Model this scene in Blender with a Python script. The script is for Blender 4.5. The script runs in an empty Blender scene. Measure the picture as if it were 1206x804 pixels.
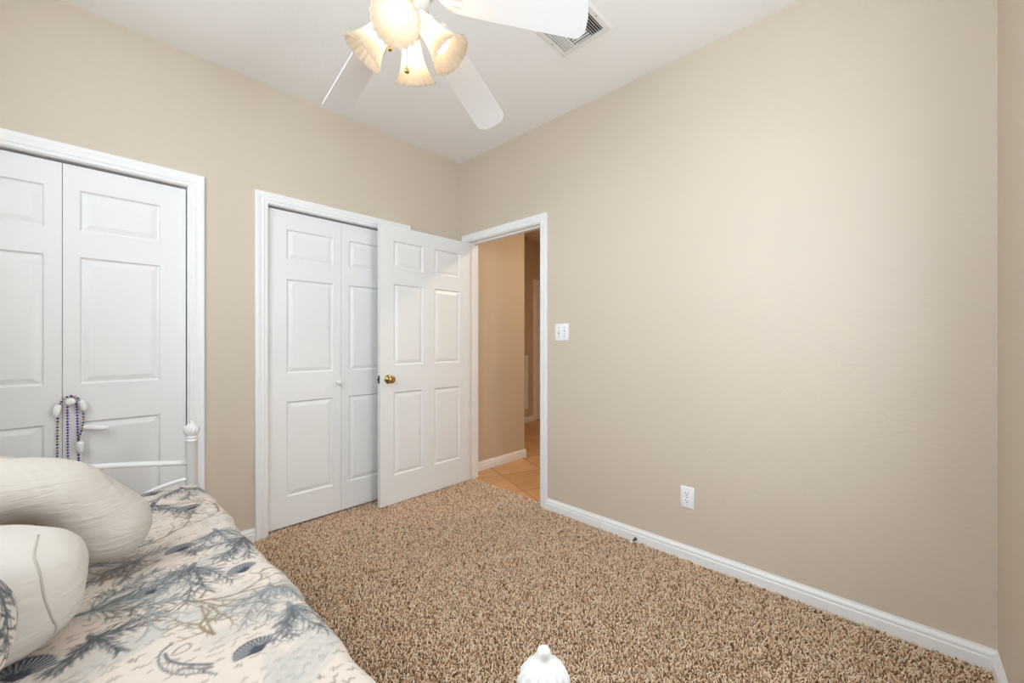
import bpy, bmesh, math, random
import numpy as np
from mathutils import Vector, Matrix

random.seed(7)
rng = np.random.default_rng(7)
PI = math.pi
sc = bpy.context.scene
COL = sc.collection

# ------------------------------------------------------------------ camera
FPX, YAW, CAMZ, CX, CY = 475.16, 0.763, 1.176, 603.2, 403.7
cam_d = bpy.data.cameras.new('camera')
cam_d.sensor_fit = 'HORIZONTAL'
cam_d.sensor_width = 36.0
cam_d.lens = FPX / 1206.0 * 36.0
cam_d.shift_x = -(CX - 603.0) / 1206.0
cam_d.shift_y = (CY - 402.0) / 1206.0
cam_d.clip_start = 0.02
cam = bpy.data.objects.new('camera', cam_d)
COL.objects.link(cam)
cam.location = (0, 0, CAMZ)
cam.rotation_euler = (PI / 2, 0, YAW - PI / 2)
sc.camera = cam

# ------------------------------------------------------------------ world, daylight, exposure
EXPOSURE = 0.0
SKY_STRENGTH = 11.0
SKY_COLOR = (0.83, 0.91, 1.0)
BULB_STRENGTH = 7.5
BULB_COLOR = (1.0, 0.80, 0.58)
HALL_WATTS = 27.0
sc.view_settings.view_transform = 'Standard'
sc.view_settings.look = 'None'
sc.view_settings.gamma = 1.0
sc.view_settings.use_curve_mapping = False
sc.view_settings.exposure = EXPOSURE
sc.cycles.use_denoising = True
sc.cycles.max_bounces = 14
sc.cycles.diffuse_bounces = 10
sc.cycles.transparent_max_bounces = 12
sc.cycles.sample_clamp_indirect = 8.0
world = bpy.data.worlds.new('daylight_sky')
sc.world = world
world.use_nodes = True
wn = world.node_tree.nodes['Background']
wn.inputs['Color'].default_value = (*SKY_COLOR, 1)
wn.inputs['Strength'].default_value = SKY_STRENGTH


def portal(name, loc, rot, sx, sy):
    l = bpy.data.lights.new(name, 'AREA')
    l.shape = 'RECTANGLE'
    l.size, l.size_y = sx, sy
    l.cycles.is_portal = True
    o = bpy.data.objects.new(name, l)
    o.location, o.rotation_euler = loc, rot
    COL.objects.link(o)


# ------------------------------------------------------------------ room numbers
X0, Y0, C = 2.236, 2.763, 2.74        # right wall, closet wall, ceiling
XL, YN = -0.676, -0.257               # left wall, near wall
WT = 0.115
W1 = (-0.15, 1.80, 1.50, 2.55)         # window in the left wall: y0,y1,z0,z1
W2 = (0.80, 1.50, 0.75, 2.20)         # unseen fill window, added in the near wall: x0,x1,z0,z1
portal('daylight_left', (XL - WT - .01, (W1[0] + W1[1]) / 2, (W1[2] + W1[3]) / 2), (0, -PI / 2, 0), W1[3] - W1[2], W1[1] - W1[0])
portal('fill_daylight_near', ((W2[0] + W2[1]) / 2, YN - WT - .01, (W2[2] + W2[3]) / 2), (PI / 2, 0, 0), W2[1] - W2[0], W2[3] - W2[2])


def hall_fill():  # added area light, no fixture, brightens the hallway from out of view
    l = bpy.data.lights.new('hallway_fill_light', 'AREA')
    l.shape = 'DISK'
    l.size = .3
    l.energy = HALL_WATTS
    l.color = (1.0, .80, .58)
    o = bpy.data.objects.new('hallway_fill_light', l)
    o.location = (3.3, 1.5, C - .03)
    COL.objects.link(o)


hall_fill()

# ------------------------------------------------------------------ materials
def nodes_of(m):
    m.use_nodes = True
    return m.node_tree.nodes, m.node_tree.links, m.node_tree.nodes['Principled BSDF']


def mat(name, col, rough=.5, metal=0.0, bump=None, vary=None, spec=.5):
    m = bpy.data.materials.new(name)
    N, L, b = nodes_of(m)
    b.inputs['Base Color'].default_value = (*col, 1)
    b.inputs['Roughness'].default_value = rough
    b.inputs['Metallic'].default_value = metal
    b.inputs['Specular IOR Level'].default_value = spec
    tc = N.new('ShaderNodeTexCoord')
    if vary:                                   # (scale, amount): faint mottling of the colour itself
        n = N.new('ShaderNodeTexNoise')
        n.inputs['Scale'].default_value = vary[0]
        n.inputs['Detail'].default_value = 4
        L.new(tc.outputs['Object'], n.inputs['Vector'])
        r = N.new('ShaderNodeValToRGB')
        r.color_ramp.elements[0].position = .3
        r.color_ramp.elements[1].position = .7
        a = vary[1]
        r.color_ramp.elements[0].color = (*[c * (1 - a) for c in col], 1)
        r.color_ramp.elements[1].color = (*[min(1, c * (1 + a)) for c in col], 1)
        L.new(n.outputs['Fac'], r.inputs['Fac'])
        L.new(r.outputs['Color'], b.inputs['Base Color'])
    if bump:                                   # (scale, strength, distance)
        n = N.new('ShaderNodeTexNoise')
        n.inputs['Scale'].default_value = bump[0]
        n.inputs['Detail'].default_value = 3
        L.new(tc.outputs['Object'], n.inputs['Vector'])
        bp = N.new('ShaderNodeBump')
        bp.inputs['Strength'].default_value = bump[1]
        bp.inputs['Distance'].default_value = bump[2]
        L.new(n.outputs['Fac'], bp.inputs['Height'])
        L.new(bp.outputs['Normal'], b.inputs['Normal'])
    return m


M = {}
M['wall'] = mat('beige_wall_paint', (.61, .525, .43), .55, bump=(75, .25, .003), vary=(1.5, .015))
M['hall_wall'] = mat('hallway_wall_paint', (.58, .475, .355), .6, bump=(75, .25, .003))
M['ceiling'] = mat('ceiling_paint', (.90, .885, .87), .8, bump=(60, .3, .003))
M['trim'] = mat('white_trim_paint', (.84, .84, .835), .35)
M['door'] = mat('white_door_paint', (.80, .80, .795), .38, bump=(160, .06, .001))
M['dark'] = mat('dark_void', (.015, .013, .012), .9)
M['bed_metal'] = mat('white_bed_enamel', (.77, .76, .745), .3)
M['fan_white'] = mat('fan_white_lacquer', (.80, .775, .745), .3)
M['blade'] = mat('fan_blade_white', (.80, .77, .755), .4)
M['brass'] = mat('antique_brass', (.45, .33, .13), .22, 1.0)
M['steel'] = mat('dull_steel', (.12, .115, .11), .35, 1.0)
M['plastic'] = mat('white_plastic', (.86, .86, .86), .3)
M['slot'] = mat('slot_dark', (.02, .018, .016), .6)
M['rubber'] = mat('white_rubber', (.85, .84, .82), .5)
M['knob'] = mat('white_porcelain_knob', (.86, .855, .84), .2)
M['pillow'] = mat('cream_pillow_cotton', (.57, .52, .465), .9, spec=.1)
M['pillow_w'] = mat('ivory_pillow_cotton', (.61, .565, .515), .9, spec=.1)
M['seam_shade'] = mat('shaded_seam_cotton', (.46, .42, .37), .9)  # darker than the pillow: shadow along the fold put into the colour
M['mattress'] = mat('mattress_ticking', (.75, .74, .71), .9)
M['bead_p'] = mat('purple_bead', (.13, .02, .30), .18)
M['bead_g'] = mat('green_bead', (.02, .13, .05), .18)
M['bead_y'] = mat('gold_bead', (.60, .36, .06), .25, .6)
M['vinyl'] = mat('window_vinyl', (.85, .85, .85), .35)


def grass_free_carpet():
    m = bpy.data.materials.new('carpet_backing')
    N, L, b = nodes_of(m)
    b.inputs['Base Color'].default_value = (.20, .125, .07, 1)
    b.inputs['Roughness'].default_value = 1
    b.inputs['Specular IOR Level'].default_value = 0
    return m


def pile_material():
    m = bpy.data.materials.new('twist_pile_yarn')
    N, L, b = nodes_of(m)
    a = N.new('ShaderNodeAttribute')
    a.attribute_name = 'yarn'
    r = N.new('ShaderNodeValToRGB')
    e = r.color_ramp.elements
    e[0].position, e[0].color = 0.0, (.15, .072, .03, 1)
    e[1].position, e[1].color = 1.0, (1.0, .87, .69, 1)
    k = e.new(.30)
    k.color = (.74, .46, .28, 1)
    k = e.new(.7)
    k.color = (1.0, .78, .56, 1)
    L.new(a.outputs['Fac'], r.inputs['Fac'])
    L.new(r.outputs['Color'], b.inputs['Base Color'])
    b.inputs['Roughness'].default_value = .95
    b.inputs['Specular IOR Level'].default_value = .1
    return m


def tile_material():
    m = bpy.data.materials.new('saltillo_tile')
    N, L, b = nodes_of(m)
    tc = N.new('ShaderNodeTexCoord')
    mp = N.new('ShaderNodeMapping')
    mp.inputs['Rotation'].default_value = (0, 0, .35)
    mp.inputs['Location'].default_value = (.18, .1, 0)
    br = N.new('ShaderNodeTexBrick')
    br.offset = 0
    br.inputs['Scale'].default_value = 1.0
    br.inputs['Brick Width'].default_value = .42
    br.inputs['Row Height'].default_value = .42
    br.inputs['Mortar Size'].default_value = .006
    br.inputs['Color1'].default_value = (.66, .39, .19, 1)
    br.inputs['Color2'].default_value = (.60, .335, .155, 1)
    br.inputs['Mortar'].default_value = (.36, .19, .09, 1)
    n = N.new('ShaderNodeTexNoise')
    n.inputs['Scale'].default_value = 5
    n.inputs['Detail'].default_value = 5
    mx = N.new('ShaderNodeMixRGB')
    mx.blend_type = 'MULTIPLY'
    mx.inputs['Fac'].default_value = .55
    rp = N.new('ShaderNodeValToRGB')
    rp.color_ramp.elements[0].position = .32
    rp.color_ramp.elements[0].color = (.66, .61, .56, 1)
    rp.color_ramp.elements[1].position = .65
    rp.color_ramp.elements[1].color = (1, 1, 1, 1)
    L.new(tc.outputs['Object'], mp.inputs['Vector'])
    L.new(mp.outputs['Vector'], br.inputs['Vector'])
    L.new(tc.outputs['Object'], n.inputs['Vector'])
    L.new(n.outputs['Fac'], rp.inputs['Fac'])
    L.new(br.outputs['Color'], mx.inputs['Color1'])
    L.new(rp.outputs['Color'], mx.inputs['Color2'])
    L.new(mx.outputs['Color'], b.inputs['Base Color'])
    b.inputs['Roughness'].default_value = .33
    return m


def glass_shade_material():
    m = bpy.data.materials.new('frosted_cream_glass')
    N, L, b = nodes_of(m)
    out = N['Material Output']
    b.inputs['Base Color'].default_value = (.66, .60, .52, 1)
    b.inputs['Roughness'].default_value = .3
    t = N.new('ShaderNodeBsdfTranslucent')
    t.inputs['Color'].default_value = (.92, .86, .76, 1)
    mx = N.new('ShaderNodeMixShader')
    mx.inputs['Fac'].default_value = .74
    L.new(b.outputs[0], mx.inputs[1])
    L.new(t.outputs[0], mx.inputs[2])
    L.new(mx.outputs[0], out.inputs['Surface'])
    return m


def bulb_material():
    m = bpy.data.materials.new('lit_bulb')
    N, L, b = nodes_of(m)
    b.inputs['Emission Color'].default_value = (*BULB_COLOR, 1)
    b.inputs['Emission Strength'].default_value = BULB_STRENGTH
    return m


def pane_material():
    m = bpy.data.materials.new('window_glass')
    N, L, b = nodes_of(m)
    out = N['Material Output']
    t = N.new('ShaderNodeBsdfTransparent')
    t.inputs['Color'].default_value = (.95, .97, .97, 1)
    g = N.new('ShaderNodeBsdfGlossy')
    g.inputs['Roughness'].default_value = .02
    mx = N.new('ShaderNodeMixShader')
    mx.inputs['Fac'].default_value = .05
    L.new(t.outputs[0], mx.inputs[1])
    L.new(g.outputs[0], mx.inputs[2])
    L.new(mx.outputs[0], out.inputs['Surface'])
    return m


def print_material():
    m = bpy.data.materials.new('coastal_print_cotton')
    N, L, b = nodes_of(m)
    a = N.new('ShaderNodeAttribute')
    a.attribute_name = 'print'
    L.new(a.outputs['Color'], b.inputs['Base Color'])
    b.inputs['Roughness'].default_value = .85
    b.inputs['Specular IOR Level'].default_value = .15
    tc = N.new('ShaderNodeTexCoord')
    n = N.new('ShaderNodeTexNoise')
    n.inputs['Scale'].default_value = 18
    n.inputs['Detail'].default_value = 5
    L.new(tc.outputs['Object'], n.inputs['Vector'])
    bp = N.new('ShaderNodeBump')
    bp.inputs['Strength'].default_value = .3
    bp.inputs['Distance'].default_value = .01
    L.new(n.outputs['Fac'], bp.inputs['Height'])
    L.new(bp.outputs['Normal'], b.inputs['Normal'])
    return m


def wrinkle(m, sc3, strength, dist):
    """soft stretched creases in cloth"""
    N, L, b = nodes_of(m)
    tc = N.new('ShaderNodeTexCoord')
    mp = N.new('ShaderNodeMapping')
    mp.inputs['Scale'].default_value = sc3
    mp.inputs['Rotation'].default_value = (.2, .5, .3)
    n = N.new('ShaderNodeTexNoise')
    n.inputs['Scale'].default_value = 1.0
    n.inputs['Detail'].default_value = 1.5
    n.inputs['Distortion'].default_value = .7
    bp = N.new('ShaderNodeBump')
    bp.inputs['Strength'].default_value = strength
    bp.inputs['Distance'].default_value = dist
    L.new(tc.outputs['Object'], mp.inputs['Vector'])
    L.new(mp.outputs['Vector'], n.inputs['Vector'])
    L.new(n.outputs['Fac'], bp.inputs['Height'])
    L.new(bp.outputs['Normal'], b.inputs['Normal'])


wrinkle(M['pillow'], (12, 20, 75), .55, .006)
wrinkle(M['pillow_w'], (10, 14, 45), .5, .007)
M['backing'] = grass_free_carpet()
M['pile'] = pile_material()
M['tile'] = tile_material()
M['shade'] = glass_shade_material()
M['bulb'] = bulb_material()
M['pane'] = pane_material()
M['print'] = print_material()

# ------------------------------------------------------------------ helpers
def link_mesh(name, me, m, parent=None):
    o = bpy.data.objects.new(name, me)
    COL.objects.link(o)
    if m is not None and not me.materials:
        me.materials.append(m)
    if parent is not None:
        o.parent = parent
    return o


def obj(name, bm, m, parent=None, smooth=False, angle=None):
    bmesh.ops.recalc_face_normals(bm, faces=bm.faces[:])
    me = bpy.data.meshes.new(name)
    bm.to_mesh(me)
    bm.free()
    if smooth:
        for p in me.polygons:
            p.use_smooth = True
        if angle:
            me.set_sharp_from_angle(angle=math.radians(angle))
    return link_mesh(name, me, m, parent)


def thing(name, label, cat, loc=(0, 0, 0), rotz=0, group=None):
    o = bpy.data.objects.new(name, None)
    COL.objects.link(o)
    o.location = loc
    o.rotation_euler = (0, 0, rotz)
    o.empty_display_size = .05
    tag(o, label, cat, group)
    return o


def tag(o, label, cat, group=None):
    o['label'] = label
    o['category'] = cat
    if group:
        o['group'] = group
    return o


def struct(o, label=None, cat=None):
    o['kind'] = 'structure'
    if label:
        o['label'] = label
        o['category'] = cat
    return o


def box(bm, x0, x1, y0, y1, z0, z1, bev=0):
    vs = [bm.verts.new((x, y, z)) for z in (z0, z1) for y in (y0, y1) for x in (x0, x1)]
    f = [(0, 1, 3, 2), (4, 6, 7, 5), (0, 4, 5, 1), (2, 3, 7, 6), (0, 2, 6, 4), (1, 5, 7, 3)]
    fs = [bm.faces.new([vs[i] for i in q]) for q in f]
    if bev:
        es = list({e for q in fs for e in q.edges})
        bmesh.ops.bevel(bm, geom=es, offset=bev, segments=2, affect='EDGES', profile=.5)


def bx(name, ext, m, parent=None, bev=0):
    bm = bmesh.new()
    box(bm, *ext, bev=bev)
    return obj(name, bm, m, parent, smooth=bool(bev), angle=40)


def boxes(name, exts, m, parent=None):
    bm = bmesh.new()
    for e in exts:
        box(bm, *e)
    return obj(name, bm, m, parent)


def loft(bm, rings, close=True, cap0=True, cap1=True):
    """rings: list of lists of points, all of equal length"""
    R = [[bm.verts.new(p) for p in r] for r in rings]
    n = len(R[0])
    for a, b in zip(R[:-1], R[1:]):
        for i in range(n if close else n - 1):
            j = (i + 1) % n
            bm.faces.new((a[i], a[j], b[j], b[i]))
    if cap0:
        bm.faces.new(R[0][::-1])
    if cap1:
        bm.faces.new(R[-1])
    return R


def frame_of(d):
    d = Vector(d).normalized()
    up = Vector((0, 0, 1)) if abs(d.z) < .95 else Vector((1, 0, 0))
    t = d.cross(up).normalized()
    return d, t, t.cross(d).normalized()


def tube(bm, pts, r, seg=14, caps=True):
    pts = [Vector(p) for p in pts]
    rad = r if isinstance(r, (list, tuple)) else [r] * len(pts)
    rings = []
    T = None
    for i, p in enumerate(pts):
        d = (pts[min(i + 1, len(pts) - 1)] - pts[max(i - 1, 0)]).normalized()
        if T is None:
            _, T, _ = frame_of(d)
        T = (T - d * T.dot(d)).normalized()
        B = d.cross(T)
        rings.append([p + (T * math.cos(a) + B * math.sin(a)) * rad[i] for a in [2 * PI * k / seg for k in range(seg)]])
    loft(bm, rings, True, caps, caps)


def lathe(bm, prof, seg=32, origin=(0, 0, 0), axis=(0, 0, 1), radial=None, caps=True):
    """prof: list of (t along axis, radius); radial(theta, i) multiplies the radius"""
    d, t, b = frame_of(axis)
    o = Vector(origin)
    rings = []
    for i, (h, r) in enumerate(prof):
        rings.append([o + d * h + (t * math.cos(a) + b * math.sin(a)) * r * (radial(a, i) if radial else 1)
                      for a in [2 * PI * k / seg for k in range(seg)]])
    loft(bm, rings, True, caps, caps)


def spline(ctrl, n=12):
    """Catmull-Rom through control points"""
    P = [Vector(p) for p in ctrl]
    P = [P[0] * 2 - P[1]] + P + [P[-1] * 2 - P[-2]]
    out = []
    for i in range(1, len(P) - 2):
        for k in range(n):
            t = k / n
            a, b, c, d = P[i - 1], P[i], P[i + 1], P[i + 2]
            out.append(.5 * ((2 * b) + (c - a) * t + (2 * a - 5 * b + 4 * c - d) * t * t + (3 * b - a - 3 * c + d) * t ** 3))
    out.append(P[-2].copy())
    return out


def casing(bm, a0, a1, z0, z1, prof, place):
    """three-sided mitred casing around an opening a0..a1 up to z1; prof: (outward, thickness) pairs; place(a, z, thick) -> point"""
    rings = []
    for st in range(4):
        ring = []
        for w, t in prof:
            a = a0 - w if st in (0, 1) else a1 + w
            z = z0 if st in (0, 3) else z1 + w
            ring.append(place(a, z, t))
        rings.append(ring)
    loft(bm, rings, True)


CAS = [(0, 0), (0, .011), (.004, .013), (.014, .013), (.018, .016), (.024, .016), (.028, .0145), (.036, .0155), (.044, .018), (.056, .018), (.060, .015), (.060, 0)]
def cas(w):
    return [(u * w / .060, t) for u, t in CAS]


BASE = [(0, 0), (.015, 0), (.015, .046), (.0135, .049), (.0105, .051), (.0105, .054), (.013, .057), (.0125, .064), (.009, .071), (.006, .0755), (.0055, .081), (0, .081)]
def baseboard(name, p0, p1, nrm):
    bm = bmesh.new()
    rings = [[Vector((p[0], p[1], 0)) + Vector((nrm[0], nrm[1], 0)) * t + Vector((0, 0, z)) for t, z in BASE] for p in (p0, p1)]
    loft(bm, rings, True)
    return struct(obj(name, bm, M['trim']))


# ------------------------------------------------------------------ the room shell
struct(bx('floor', (XL - WT, 2.285, YN - WT, 3.5, -.12, 0), M['backing']))
struct(bx('floor_hallway', (2.285, 6.3, .3, 5.0, -.12, 0), M['tile']))
struct(bx('ceiling', (XL - WT, 6.3, YN - WT, 5.0, C, C + .1), M['ceiling']))

# closet wall with two openings
C1 = (-.540, .362)
C2 = (.747, 1.655)
HZ = 2.017
JT = .018
struct(boxes('wall_back', [
    (XL - WT, C1[0] - JT, Y0, Y0 + WT, 0, C),
    (C1[0] - JT, C1[1] + JT, Y0, Y0 + WT, HZ + JT, C),
    (C1[1] + JT, C2[0] - JT, Y0, Y0 + WT, 0, C),
    (C2[0] - JT, C2[1] + JT, Y0, Y0 + WT, HZ + JT, C),
    (C2[1] + JT, X0, Y0, Y0 + WT, 0, C)], M['wall']))
struct(boxes('wall_closet', [
    (XL - WT, X0, 3.42, 3.5, 0, C),
    (XL - WT, XL - .02, Y0 + WT, 3.42, 0, C),
    (.50, .60, Y0 + WT, 3.42, 0, C),
    (1.85, 1.95, Y0 + WT, 3.42, 0, C)], M['dark']))

# right wall with the entry door
D = (1.855, 2.668)
DZ = 2.035
struct(boxes('wall_right', [
    (X0, X0 + WT, YN - WT, D[0] - JT, 0, C),
    (X0, X0 + WT, D[0] - JT, D[1] + JT, DZ + JT, C),
    (X0, X0 + WT, D[1] + JT, Y0 + WT, 0, C)], M['wall']))
# left wall with a window, near wall with the added fill window
struct(boxes('wall_left', [
    (XL - WT, XL, YN - WT, W1[0], 0, C), (XL - WT, XL, W1[1], Y0, 0, C),
    (XL - WT, XL, W1[0], W1[1], 0, W1[2]), (XL - WT, XL, W1[0], W1[1], W1[3], C)], M['wall']))
struct(boxes('wall_near', [
    (XL, W2[0], YN - WT, YN, 0, C), (W2[1], X0, YN - WT, YN, 0, C),
    (W2[0], W2[1], YN - WT, YN, 0, W2[2]), (W2[0], W2[1], YN - WT, YN, W2[3], C)], M['wall']))


def window(name, ext, axis, parent=None):
    """vinyl sash window filling the opening; axis 'y' = in the left wall, 'x' = in the near wall"""
    a0, a1, z0, z1 = ext
    mid = (z0 + z1) / 2
    f = .05

    def B(bm, aa, ab, za, zb, d0, d1):
        if axis == 'y':
            box(bm, XL - WT + d0, XL - WT + d1, aa, ab, za, zb)
        else:
            box(bm, aa, ab, YN - WT + d0, YN - WT + d1, za, zb)
    bm = bmesh.new()
    B(bm, a0, a0 + f, z0, z1, .01, .06)
    B(bm, a1 - f, a1, z0, z1, .01, .06)
    B(bm, a0 + f, a1 - f, z0, z0 + f, .01, .06)
    B(bm, a0 + f, a1 - f, z1 - f, z1, .01, .06)
    B(bm, a0 + f, a1 - f, mid - .02, mid + .02, .01, .06)
    root = struct(obj(name, bm, M['vinyl']))
    bm = bmesh.new()
    B(bm, a0 + f, a1 - f, z0 + f, mid - .02, .03, .034)
    obj('pane', bm, M['pane'], root)
    bm = bmesh.new()
    B(bm, a0 + f, a1 - f, mid + .02, z1 - f, .03, .034)
    obj('pane', bm, M['pane'], root)
    bm = bmesh.new()
    B(bm, a0 + .001, a1 - .001, z0 + .0005, z0 + .018, .06, WT + .03)
    obj('window_sill', bm, M['trim'], root)


window('window_1', W1, 'y')
window('window_fill', W2, 'x')

# hallway shell
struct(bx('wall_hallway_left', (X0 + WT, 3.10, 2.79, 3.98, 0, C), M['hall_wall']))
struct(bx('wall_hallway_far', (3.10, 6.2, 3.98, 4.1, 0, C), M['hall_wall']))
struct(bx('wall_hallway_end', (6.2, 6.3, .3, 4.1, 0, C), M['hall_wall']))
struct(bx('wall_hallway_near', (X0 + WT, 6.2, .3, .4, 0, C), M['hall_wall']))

# trims: casings with their jambs
def closet_trim(name, O):
    bm = bmesh.new()
    casing(bm, O[0] - .005, O[1] + .005, 0, HZ + .003, cas(.067), lambda a, z, t: (a, Y0 - t, z))
    box(bm, O[0] - JT, O[0], Y0, Y0 + WT, 0, HZ)
    box(bm, O[1], O[1] + JT, Y0, Y0 + WT, 0, HZ)
    box(bm, O[0] - JT, O[1] + JT, Y0, Y0 + WT, HZ, HZ + JT)
    return struct(obj(name, bm, M['trim']))


closet_trim('trim_1', C1)
closet_trim('trim_2', C2)
bm = bmesh.new()
casing(bm, D[0] - .004, D[1] + .004, 0, DZ + .006, cas(.058), lambda a, z, t: (X0 - t, a, z))
casing(bm, D[0] - .004, D[1] + .004, 0, DZ + .006, cas(.058), lambda a, z, t: (X0 + WT + t, a, z))
box(bm, X0, X0 + WT, D[0] - JT, D[0], 0, DZ)
box(bm, X0, X0 + WT, D[1], D[1] + JT, 0, DZ)
box(bm, X0, X0 + WT, D[0] - JT, D[1] + JT, DZ, DZ + JT)
box(bm, X0 + .04, X0 + .075, D[0], D[0] + .011, 0, DZ)
box(bm, X0 + .04, X0 + .075, D[1] - .011, D[1], 0, DZ)
box(bm, X0 + .04, X0 + .075, D[0] + .011, D[1] - .011, DZ - .011, DZ)
struct(obj('trim_3', bm, M['trim']))
# casing of a door at the far end of the hallway
FD = (4.70, 5.50)
bm = bmesh.new()
casing(bm, FD[0], FD[1], 0, 2.05, cas(.085), lambda a, z, t: (a, 3.98 - t, z))
struct(obj('trim_4', bm, M['trim']))

baseboard('baseboard_right', (X0, D[0] - .062), (X0, YN), (-1, 0))
baseboard('baseboard_near', (XL, YN), (X0 - .0151, YN), (0, 1))
baseboard('baseboard_left', (XL, YN + .0151), (XL, Y0), (1, 0))
baseboard('baseboard_back', (C1[1] + .072, Y0), (C2[0] - .072, Y0), (0, -1))
baseboard('baseboard_corner', (C2[1] + .072, Y0), (X0 - .02, Y0), (0, -1))
baseboard('baseboard_hallway', (X0 + WT + .02, 2.79), (3.115, 2.79), (0, -1))
baseboard('baseboard_hallway_return', (3.10, 2.79), (3.10, 3.98), (1, 0))
baseboard('baseboard_hallway_far', (3.116, 3.98), (FD[0] - .085, 3.98), (0, -1))

# ------------------------------------------------------------------ panel doors
def panel_face(bm, w, h, panels, place, flip=False):
    """one face of a moulded door, local (u 0..w, v 0..h, depth into the door); panels: (u0,u1,v0,v1)"""
    us = sorted({0, w, *[p[0] for p in panels], *[p[1] for p in panels]})
    vs = sorted({0, h, *[p[2] for p in panels], *[p[3] for p in panels]})
    grid = {}
    for i, u in enumerate(us):
        for j, v in enumerate(vs):
            grid[i, j] = bm.verts.new(place(u, v, 0))
    for i in range(len(us) - 1):
        for j in range(len(vs) - 1):
            uc, vc = (us[i] + us[i + 1]) / 2, (vs[j] + vs[j + 1]) / 2
            q = [grid[i, j], grid[i + 1, j], grid[i + 1, j + 1], grid[i, j + 1]]
            if not any(p[0] < uc < p[1] and p[2] < vc < p[3] for p in panels):
                bm.faces.new(q)
    for (u0, u1, v0, v1) in panels:
        i0, i1, j0, j1 = us.index(u0), us.index(u1), vs.index(v0), vs.index(v1)
        prev = [grid[i0, j0], grid[i1, j0], grid[i1, j1], grid[i0, j1]]
        for ins, dep in ((.003, .002), (.006, .009), (.011, .0105), (.034, .0035), (.038, .003)):
            cur = [bm.verts.new(place(a, b, dep)) for a, b in ((u0 + ins, v0 + ins), (u1 - ins, v0 + ins), (u1 - ins, v1 - ins), (u0 + ins, v1 - ins))]
            for k in range(4):
                bm.faces.new((prev[k], prev[(k + 1) % 4], cur[(k + 1) % 4], cur[k]))
            prev = cur
        bm.faces.new(prev)
    return grid, us, vs


def door_slab(bm, w, h, t, panels, place):
    """slab with both faces moulded; place(u, v, d), d runs 0..t through the thickness"""
    ga, us, vs = panel_face(bm, w, h, panels, place)
    gb, _, _ = panel_face(bm, w, h, panels, lambda u, v, d: place(u, v, t - d))
    nu, nv = len(us), len(vs)
    for i in range(nu - 1):
        for j in (0, nv - 1):
            bm.faces.new((ga[i, j], ga[i + 1, j], gb[i + 1, j], gb[i, j]))
    for j in range(nv - 1):
        for i in (0, nu - 1):
            bm.faces.new((ga[i, j], ga[i, j + 1], gb[i, j + 1], gb[i, j]))


YF = Y0 + .022            # front face of the bifold leaves
ZL0, ZL1 = .020, 2.006
PZ = ((.203, .805), (.982, 1.581), (1.702, 1.895))


def bifold(name, O, label, knob_leaf):
    root = thing(name, label, 'closet door', (O[0], YF, 0))
    root['kind'] = 'structure'
    mid = (O[0] + O[1]) / 2
    g = .0045
    leaves = []
    for side in (0, 1):
        u0, u1 = (O[0] + g, mid - .001) if side == 0 else (mid + .001, O[1] - g)
        w = u1 - u0
        pu = (.104, w - .053) if side == 0 else (.053, w - .104)
        bm = bmesh.new()
        door_slab(bm, w, ZL1 - ZL0, .034, [(pu[0], pu[1], a - ZL0, b - ZL0) for a, b in PZ],
                  lambda u, v, d, u0=u0: (u0 + u - O[0], d, ZL0 + v))
        leaves.append(obj('door_leaf', bm, M['door'], root))
    kx = (mid - .024 if knob_leaf == 0 else mid + .026) - O[0]
    bm = bmesh.new()
    lathe(bm, [(0, .008), (.010, .007), (.016, .012), (.022, .0165), (.028, .0175), (.034, .0145), (.037, .008), (.038, .0015)], 20,
          (kx, 0, .905), (0, -1, 0))
    obj('knob', bm, M['knob'], leaves[knob_leaf], True)
    return root


bifold('door_1', C1, 'white bifold closet door behind the daybed, bead necklaces on its knob', 1)
bifold('door_2', C2, 'white bifold closet door with bare white knob, partly behind open door', 0)

# open six-panel door, hinged at the left jamb of the doorway
DW, DTH, DFACE = .815, .035, 2.633
door = thing('door_3', 'open white six panel door with round brass knob', 'door', (X0 - .011, DFACE + DTH, 0))
door['kind'] = 'structure'
bm = bmesh.new()
UP = ((.106, .358), (.459, .714))
dz0 = .014
pan = [(u0, u1, a - dz0, b - dz0) for u0, u1 in UP for a, b in ((.218, .819), (1.016, 1.603), (1.716, 1.915))]
door_slab(bm, DW, 2.008, DTH, pan, lambda u, v, d: (-DW + u, -DTH + d, dz0 + v))
slab = obj('door_leaf', bm, M['door'], door)
for s in (-1, 1):
    y = -DTH if s < 0 else 0
    bm = bmesh.new()
    lathe(bm, [(0, .032), (.004, .032), (.007, .028), (.009, .013), (.026, .012), (.032, .020), (.040, .0265), (.048, .0275), (.056, .024), (.060, .016), (.0605, .008), (.058, .002)], 28,
          (-DW + .064, y, .917), (0, s, 0))
    obj('door_knob', bm, M['brass'], door, True)
bm = bmesh.new()
box(bm, -DW - .0015, -DW, -DTH + .005, -.005, .917 - .028, .917 + .028)
box(bm, -DW - .011, -DW - .0015, -DTH + .012, -.012, .917 - .008, .917 + .008)
obj('latch_plate', bm, M['steel'], door)
for hz in (.22, 1.05, 1.82):
    bm = bmesh.new()
    lathe(bm, [(0, .0055), (.09, .0055)], 12, (.004, .004, hz - .045))
    obj('hinge', bm, M['brass'], door, True, 40)
# door at the far end of the hallway
root = thing('door_4', 'closed pale door at the far end of the hallway', 'door', (FD[0], 3.978, 0))
root['kind'] = 'structure'
bm = bmesh.new()
door_slab(bm, .79, 2.03, .034, [(u0 * .97, u1 * .97, a, b) for u0, u1 in UP for a, b in ((.21, .81), (1.0, 1.59), (1.70, 1.90))],
          lambda u, v, d: (.005 + u, -.036 + d, .012 + v))
obj('door_leaf', bm, M['door'], root)
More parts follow.
